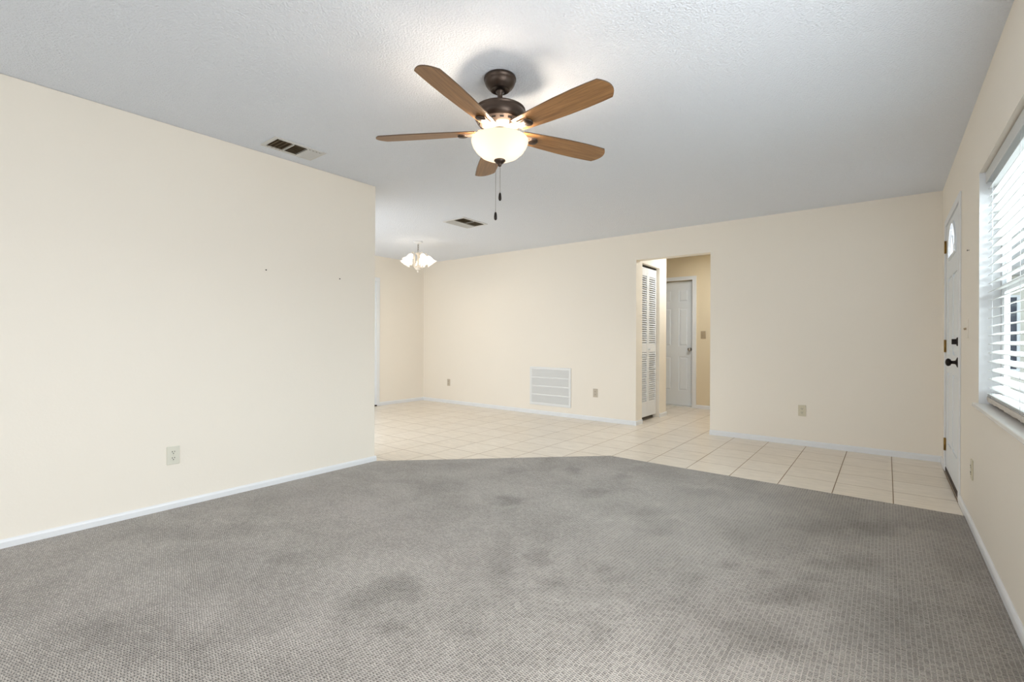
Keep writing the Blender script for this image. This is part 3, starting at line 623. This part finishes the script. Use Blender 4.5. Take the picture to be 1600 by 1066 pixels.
# ------------------------------------------------------------------ ceiling registers
def register(name, loc, hx, hy, sections):
    """hx, hy half sizes; sections = (x0, x1, y0, y1, run, tilt) in 0..1 of the opening, slats running along 'x' or 'y'"""
    root = empty(name, loc)
    b = MB(); fr = 0.028
    frame_boxes(b, 'z', -0.008, 0, -hx, hx, -hy, hy, fr)
    b.build('frame', M_vent, root, 0.004)
    b = MB(); b.box(-hx + fr, hx - fr, -hy + fr, hy - fr, -0.0012, -0.0004); b.build('duct_shade_sheet', M_duct_shade, root)  # flat dark sheet painted in place of a deep, shaded duct
    wx, wy = 2 * (hx - fr), 2 * (hy - fr)
    for x0, x1, y0, y1, run, tilt in sections:
        X0, X1, Y0, Y1 = -hx + fr + x0 * wx, -hx + fr + x1 * wx, -hy + fr + y0 * wy, -hy + fr + y1 * wy
        b = MB(); L = (Y1 - Y0) if run == 'x' else (X1 - X0); n = max(3, int(round(L / 0.027)))
        for j in range(n):
            if run == 'x': b.box(X0 + 0.002, X1 - 0.002, -0.0125, 0.0125, -0.0006, 0.0006, Matrix.Translation((0, Y0 + (j + 0.5) * L / n, -0.0085)) @ Matrix.Rotation(R_(tilt), 4, 'X'))
            else: b.box(-0.0125, 0.0125, Y0 + 0.002, Y1 - 0.002, -0.0006, 0.0006, Matrix.Translation((X0 + (j + 0.5) * L / n, 0, -0.0085)) @ Matrix.Rotation(R_(tilt), 4, 'Y'))
        b.build('louver_bank', M_vent if tilt < 0 else M_slat_shade, root)  # open banks get the slat colour with shade painted in
        for q, r in ((X0, 'x'), (Y0, 'y')):
            if (r == 'x' and x0 > 0) or (r == 'y' and y0 > 0):
                b = MB()
                if r == 'x': b.box(q - 0.003, q + 0.003, Y0, Y1, -0.012, -0.001)
                else: b.box(X0, X1, q - 0.003, q + 0.003, -0.012, -0.001)
                b.build('divider', M_vent, root)
    return root
v1 = register('ceiling_vent', (-3.315, 1.715, H), 0.112, 0.185, [(0, 1, 0, 0.36, 'x', 38), (0, 1, 0.36, 0.68, 'y', 24), (0, 1, 0.68, 1, 'x', -40)]); tag(v1, 'white ceiling vent close above the left wall, nearest the camera', 'ceiling vent', 'ceiling vents')
v2 = register('ceiling_vent', (-3.840, 4.020, H), 0.165, 0.205, [(0.45, 1, 0, 0.5, 'y', 22), (0.45, 1, 0.5, 1, 'x', 24), (0, 0.45, 0, 1, 'y', -40)]); tag(v2, 'white ceiling vent with a brown opening over the tiled dining area', 'ceiling vent', 'ceiling vents')

# ------------------------------------------------------------------ ceiling fan
FC = (-1.572, 1.899)
fan = empty('ceiling_fan', (FC[0], FC[1], H)); tag(fan, 'five-blade wooden ceiling fan with dark bronze motor and lit glass bowl', 'ceiling fan')
Z = lambda z: z - H
b = MB(); b.lathe([(0, Z(2.4395)), (0.080, Z(2.4395)), (0.083, Z(2.432)), (0.083, Z(2.424)), (0.079, Z(2.421)), (0.079, Z(2.414)), (0.074, Z(2.400)), (0.064, Z(2.386)), (0.052, Z(2.377)), (0.049, Z(2.372)), (0.045, Z(2.372)), (0.040, Z(2.380)), (0.030, Z(2.384)), (0, Z(2.384))], 48); b.build('canopy', M_bronze, fan)
b = MB(); b.lathe([(0.0, Z(2.378)), (0.022, Z(2.376)), (0.022, Z(2.362)), (0.0135, Z(2.356)), (0.0135, Z(2.305)), (0.024, Z(2.302)), (0.026, Z(2.286)), (0, Z(2.284))], 24); b.build('downrod', M_bronze, fan)
b = MB(); b.lathe([(0, Z(2.290)), (0.045, Z(2.289)), (0.095, Z(2.284)), (0.122, Z(2.276)), (0.131, Z(2.270)), (0.132, Z(2.265)), (0.126, Z(2.262)), (0.129, Z(2.255)), (0.131, Z(2.240)), (0.128, Z(2.224)), (0.119, Z(2.208)), (0.113, Z(2.204))], 56); b.build('motor_housing', M_bronze, fan)
b = MB(); b.lathe([(0.113, Z(2.204)), (0.108, Z(2.200)), (0.100, Z(2.186)), (0.088, Z(2.176)), (0.050, Z(2.172)), (0, Z(2.172))], 56)
uh = b.build('lower_housing', M_bronze_lit, fan)
b = MB()
for k in range(16):
    a = 2 * pi * k / 16; M = Matrix.Rotation(a, 4, 'Z') @ Matrix.Translation((0.1045, 0, Z(2.1935))) @ Matrix.Rotation(R_(30), 4, 'Y'); b.box(-0.002, 0.002, -0.010, 0.010, -0.003, 0.003, M)
b.build('vent_slot', M_dark, uh)
b = MB(); b.lathe([(0, Z(2.173)), (0.036, Z(2.172)), (0.037, Z(2.150)), (0.046, Z(2.142)), (0.046, Z(2.100)), (0.030, Z(2.092)), (0.010, Z(2.088)), (0.008, Z(2.016)), (0, Z(2.016))], 48)
b.build('light_fitter', M_bronze, fan)
b = MB(); b.lathe([(0.136, Z(2.122)), (0.142, Z(2.121)), (0.1465, Z(2.114)), (0.1455, Z(2.103)), (0.138, Z(2.082)), (0.122, Z(2.058)), (0.098, Z(2.036)), (0.066, Z(2.021)), (0.030, Z(2.014)), (0.004, Z(2.013))], 64)
b.build('glass_bowl', M_bowl, fan)
b = MB(); b.lathe([(0, Z(2.016)), (0.029, Z(2.014)), (0.030, Z(2.009)), (0.018, Z(1.998)), (0.009, Z(1.990)), (0.009, Z(1.984)), (0.004, Z(1.980)), (0, Z(1.979))], 24); b.build('finial', M_bronze, fan)
def blade_bm():
    hw = [(0.120, 0.046), (0.18, 0.052), (0.28, 0.060), (0.40, 0.0665), (0.50, 0.0685), (0.58, 0.0670), (0.632, 0.0640)]
    tip = [(0.632 + 0.034 * (1 - t * t), 0.064 * t) for t in [0.98 - 0.196 * i for i in range(11)]]
    up = [(x, w) for x, w in hw]; dn = [(x, -w) for x, w in hw][::-1]
    b = MB(); b.prism(up + tip + dn, -0.003, 0.003, None, side_mi=1); return b
blade0 = arm0 = disc0 = None
PITCH = R_(-12); BZ = Z(2.158)
for k in range(5):
    a = R_(282.28 - 72 * k)
    if blade0 is None:
        arm0 = MB()
        for s in (-1, 1): arm0.tube([(0.082, s * 0.012, 0.012), (0.105, s * 0.013, 0.006), (0.135, s * 0.015, -0.006), (0.165, s * 0.016, -0.0085), (0.20, s * 0.012, -0.0085)], 0.0055, 8)
        arm0.box(0.080, 0.112, -0.020, 0.020, 0.006, 0.014); arm0.box(0.135, 0.205, -0.026, 0.026, -0.0085, -0.0045)
        arm0 = arm0.build('blade_arm', M_bronze_lit, fan, 0.001)
        blade0 = blade_bm().build('blade', [M_wood, M_edge], fan, 0.0012)
        disc0 = MB().lathe([(0, -0.008), (0.026, -0.008), (0.027, -0.013), (0.022, -0.017), (0, -0.018)], 28, Matrix.Translation((0.196, 0, 0))).build('medallion', M_bronze, arm0)
        ar, bd = arm0, blade0
    else:
        ar = arm0.copy(); bd = blade0.copy(); dc = disc0.copy()
        for q in (ar, bd, dc): COL.objects.link(q)
        ar.parent = fan; bd.parent = fan; dc.parent = ar
    for q in (ar, bd): q.location = (0, 0, BZ); q.rotation_mode = 'XYZ'; q.rotation_euler = (PITCH, 0, a)
def chain(x, y, z0, z1, pl):
    b = MB(); n = int((z0 - z1) / 0.006); b.tube([(x, y, z0), (x, y, z1)], 0.0009, 5)
    for i in range(0, n): 
        z = z0 - i * 0.006; b.lathe([(0, z - 0.0016), (0.0016, z), (0, z + 0.0016)], 6, Matrix.Translation((x, y, 0)))
    c = b.build('pull_chain', M_chain, fan)
    b = MB(); b.lathe([(0, z1 + 0.003), (0.004, z1), (0.0065, z1 - 0.008), (0.008, z1 - 0.024), (0.0075, z1 - 0.034), (0.004, z1 - 0.040), (0, z1 - 0.041)], 14, Matrix.Translation((x, y, 0))); b.build('pendant', M_bronze2, c)
chain(-0.0165, -0.0125, Z(2.0135), Z(1.745), 0); chain(0.0015, 0.0012, Z(1.980), Z(1.845), 0)
for k in range(3):
    a = R_(246 + 120 * k); point('fan_bulb', (FC[0] + 0.066 * cos(a), FC[1] + 0.066 * sin(a), 2.098), 6.0, (1.0, 0.84, 0.66), 0.03)

# ------------------------------------------------------------------ chandelier in the dining area
CC = (-5.112, 4.410)
ch = empty('chandelier', (CC[0], CC[1], H)); tag(ch, 'small antique white chandelier with five lit bell shades over the dining area', 'chandelier')
b = MB(); b.lathe([(0, Z(2.4395)), (0.062, Z(2.4395)), (0.062, Z(2.432)), (0.045, Z(2.421)), (0.015, Z(2.412)), (0, Z(2.410))], 32); b.build('canopy', M_white, ch)
b = MB()
for i in range(4):
    z = 2.400 - i * 0.027; M = Matrix.Translation((0, 0, Z(z))) @ Matrix.Rotation(R_(90 * (i % 2)), 4, 'Z')
    b.tube([M @ Vector((0.009 * cos(t), 0, 0.017 * sin(t))) for t in [2 * pi * j / 12 for j in range(13)]], 0.0028, 6)
b.build('hanging_chain', M_chain, ch)
b = MB(); b.lathe([(0, Z(2.302)), (0.008, Z(2.300)), (0.012, Z(2.288)), (0.040, Z(2.280)), (0.042, Z(2.272)), (0.020, Z(2.258)), (0.013, Z(2.225)), (0.018, Z(2.180)), (0.014, Z(2.130)), (0.030, Z(2.095)), (0.046, Z(2.075)), (0.038, Z(2.057)), (0.014, Z(2.045)), (0, Z(2.043))], 28); b.build('column', M_fixture, ch)
b = MB(); b.lathe([(0, Z(2.045)), (0.010, Z(2.041)), (0.017, Z(2.029)), (0.010, Z(2.017)), (0, Z(2.010))], 20); b.build('finial', M_fixture, ch)
def bez(p, n=16):
    out = []
    for i in range(n + 1):
        t = i / n; q = [Vector(v) for v in p]
        while len(q) > 1: q = [q[j].lerp(q[j + 1], t) for j in range(len(q) - 1)]
        out.append(q[0])
    return out
arm_first = None
for k in range(5):
    a = R_(-85 + 72 * k)
    if arm_first is None:
        b = MB(); b.tube(bez([(0.03, 0, Z(2.095)), (0.10, 0, Z(2.03)), (0.035, 0, Z(2.24)), (0.06, 0, Z(2.33)), (0.13, 0, Z(2.29)), (0.122, 0, Z(2.245))], 20), 0.0062, 8)
        arm_first = b.build('arm', M_fixture, ch)
        TM = Matrix.Translation((0.120, 0, Z(2.246))) @ Matrix.Rotation(R_(-38), 4, 'Y')
        b = MB(); b.lathe([(0, 0.006), (0.018, 0.004), (0.022, -0.006), (0.020, -0.018), (0, -0.018)], 20, TM); cap_first = b.build('socket', M_fixture, arm_first)
        b = MB(); ruf = lambda t, f: (0.07 * max(0, f - 0.45) / 0.55) * cos(9 * t)
        b.lathe([(0.018, -0.004), (0.027, -0.012), (0.034, -0.032), (0.041, -0.060), (0.050, -0.092), (0.062, -0.118), (0.077, -0.134)], 54, TM, ruf); sh_first = b.build('glass_shade', M_shade, ch)
        ar, sh = arm_first, sh_first
    else:
        ar = arm_first.copy(); cp = cap_first.copy(); sh = sh_first.copy()
        for q in (ar, cp, sh): COL.objects.link(q)
        ar.parent = ch; sh.parent = ch; cp.parent = ar
    ar.rotation_euler = (0, 0, a); sh.rotation_euler = (0, 0, a)
    v = Matrix.Rotation(a, 4, 'Z') @ TM @ Vector((0, 0, -0.055)); point('chandelier_bulb', (CC[0] + v.x, CC[1] + v.y, H + v.z), 4.0, (1.0, 0.88, 0.72), 0.018)
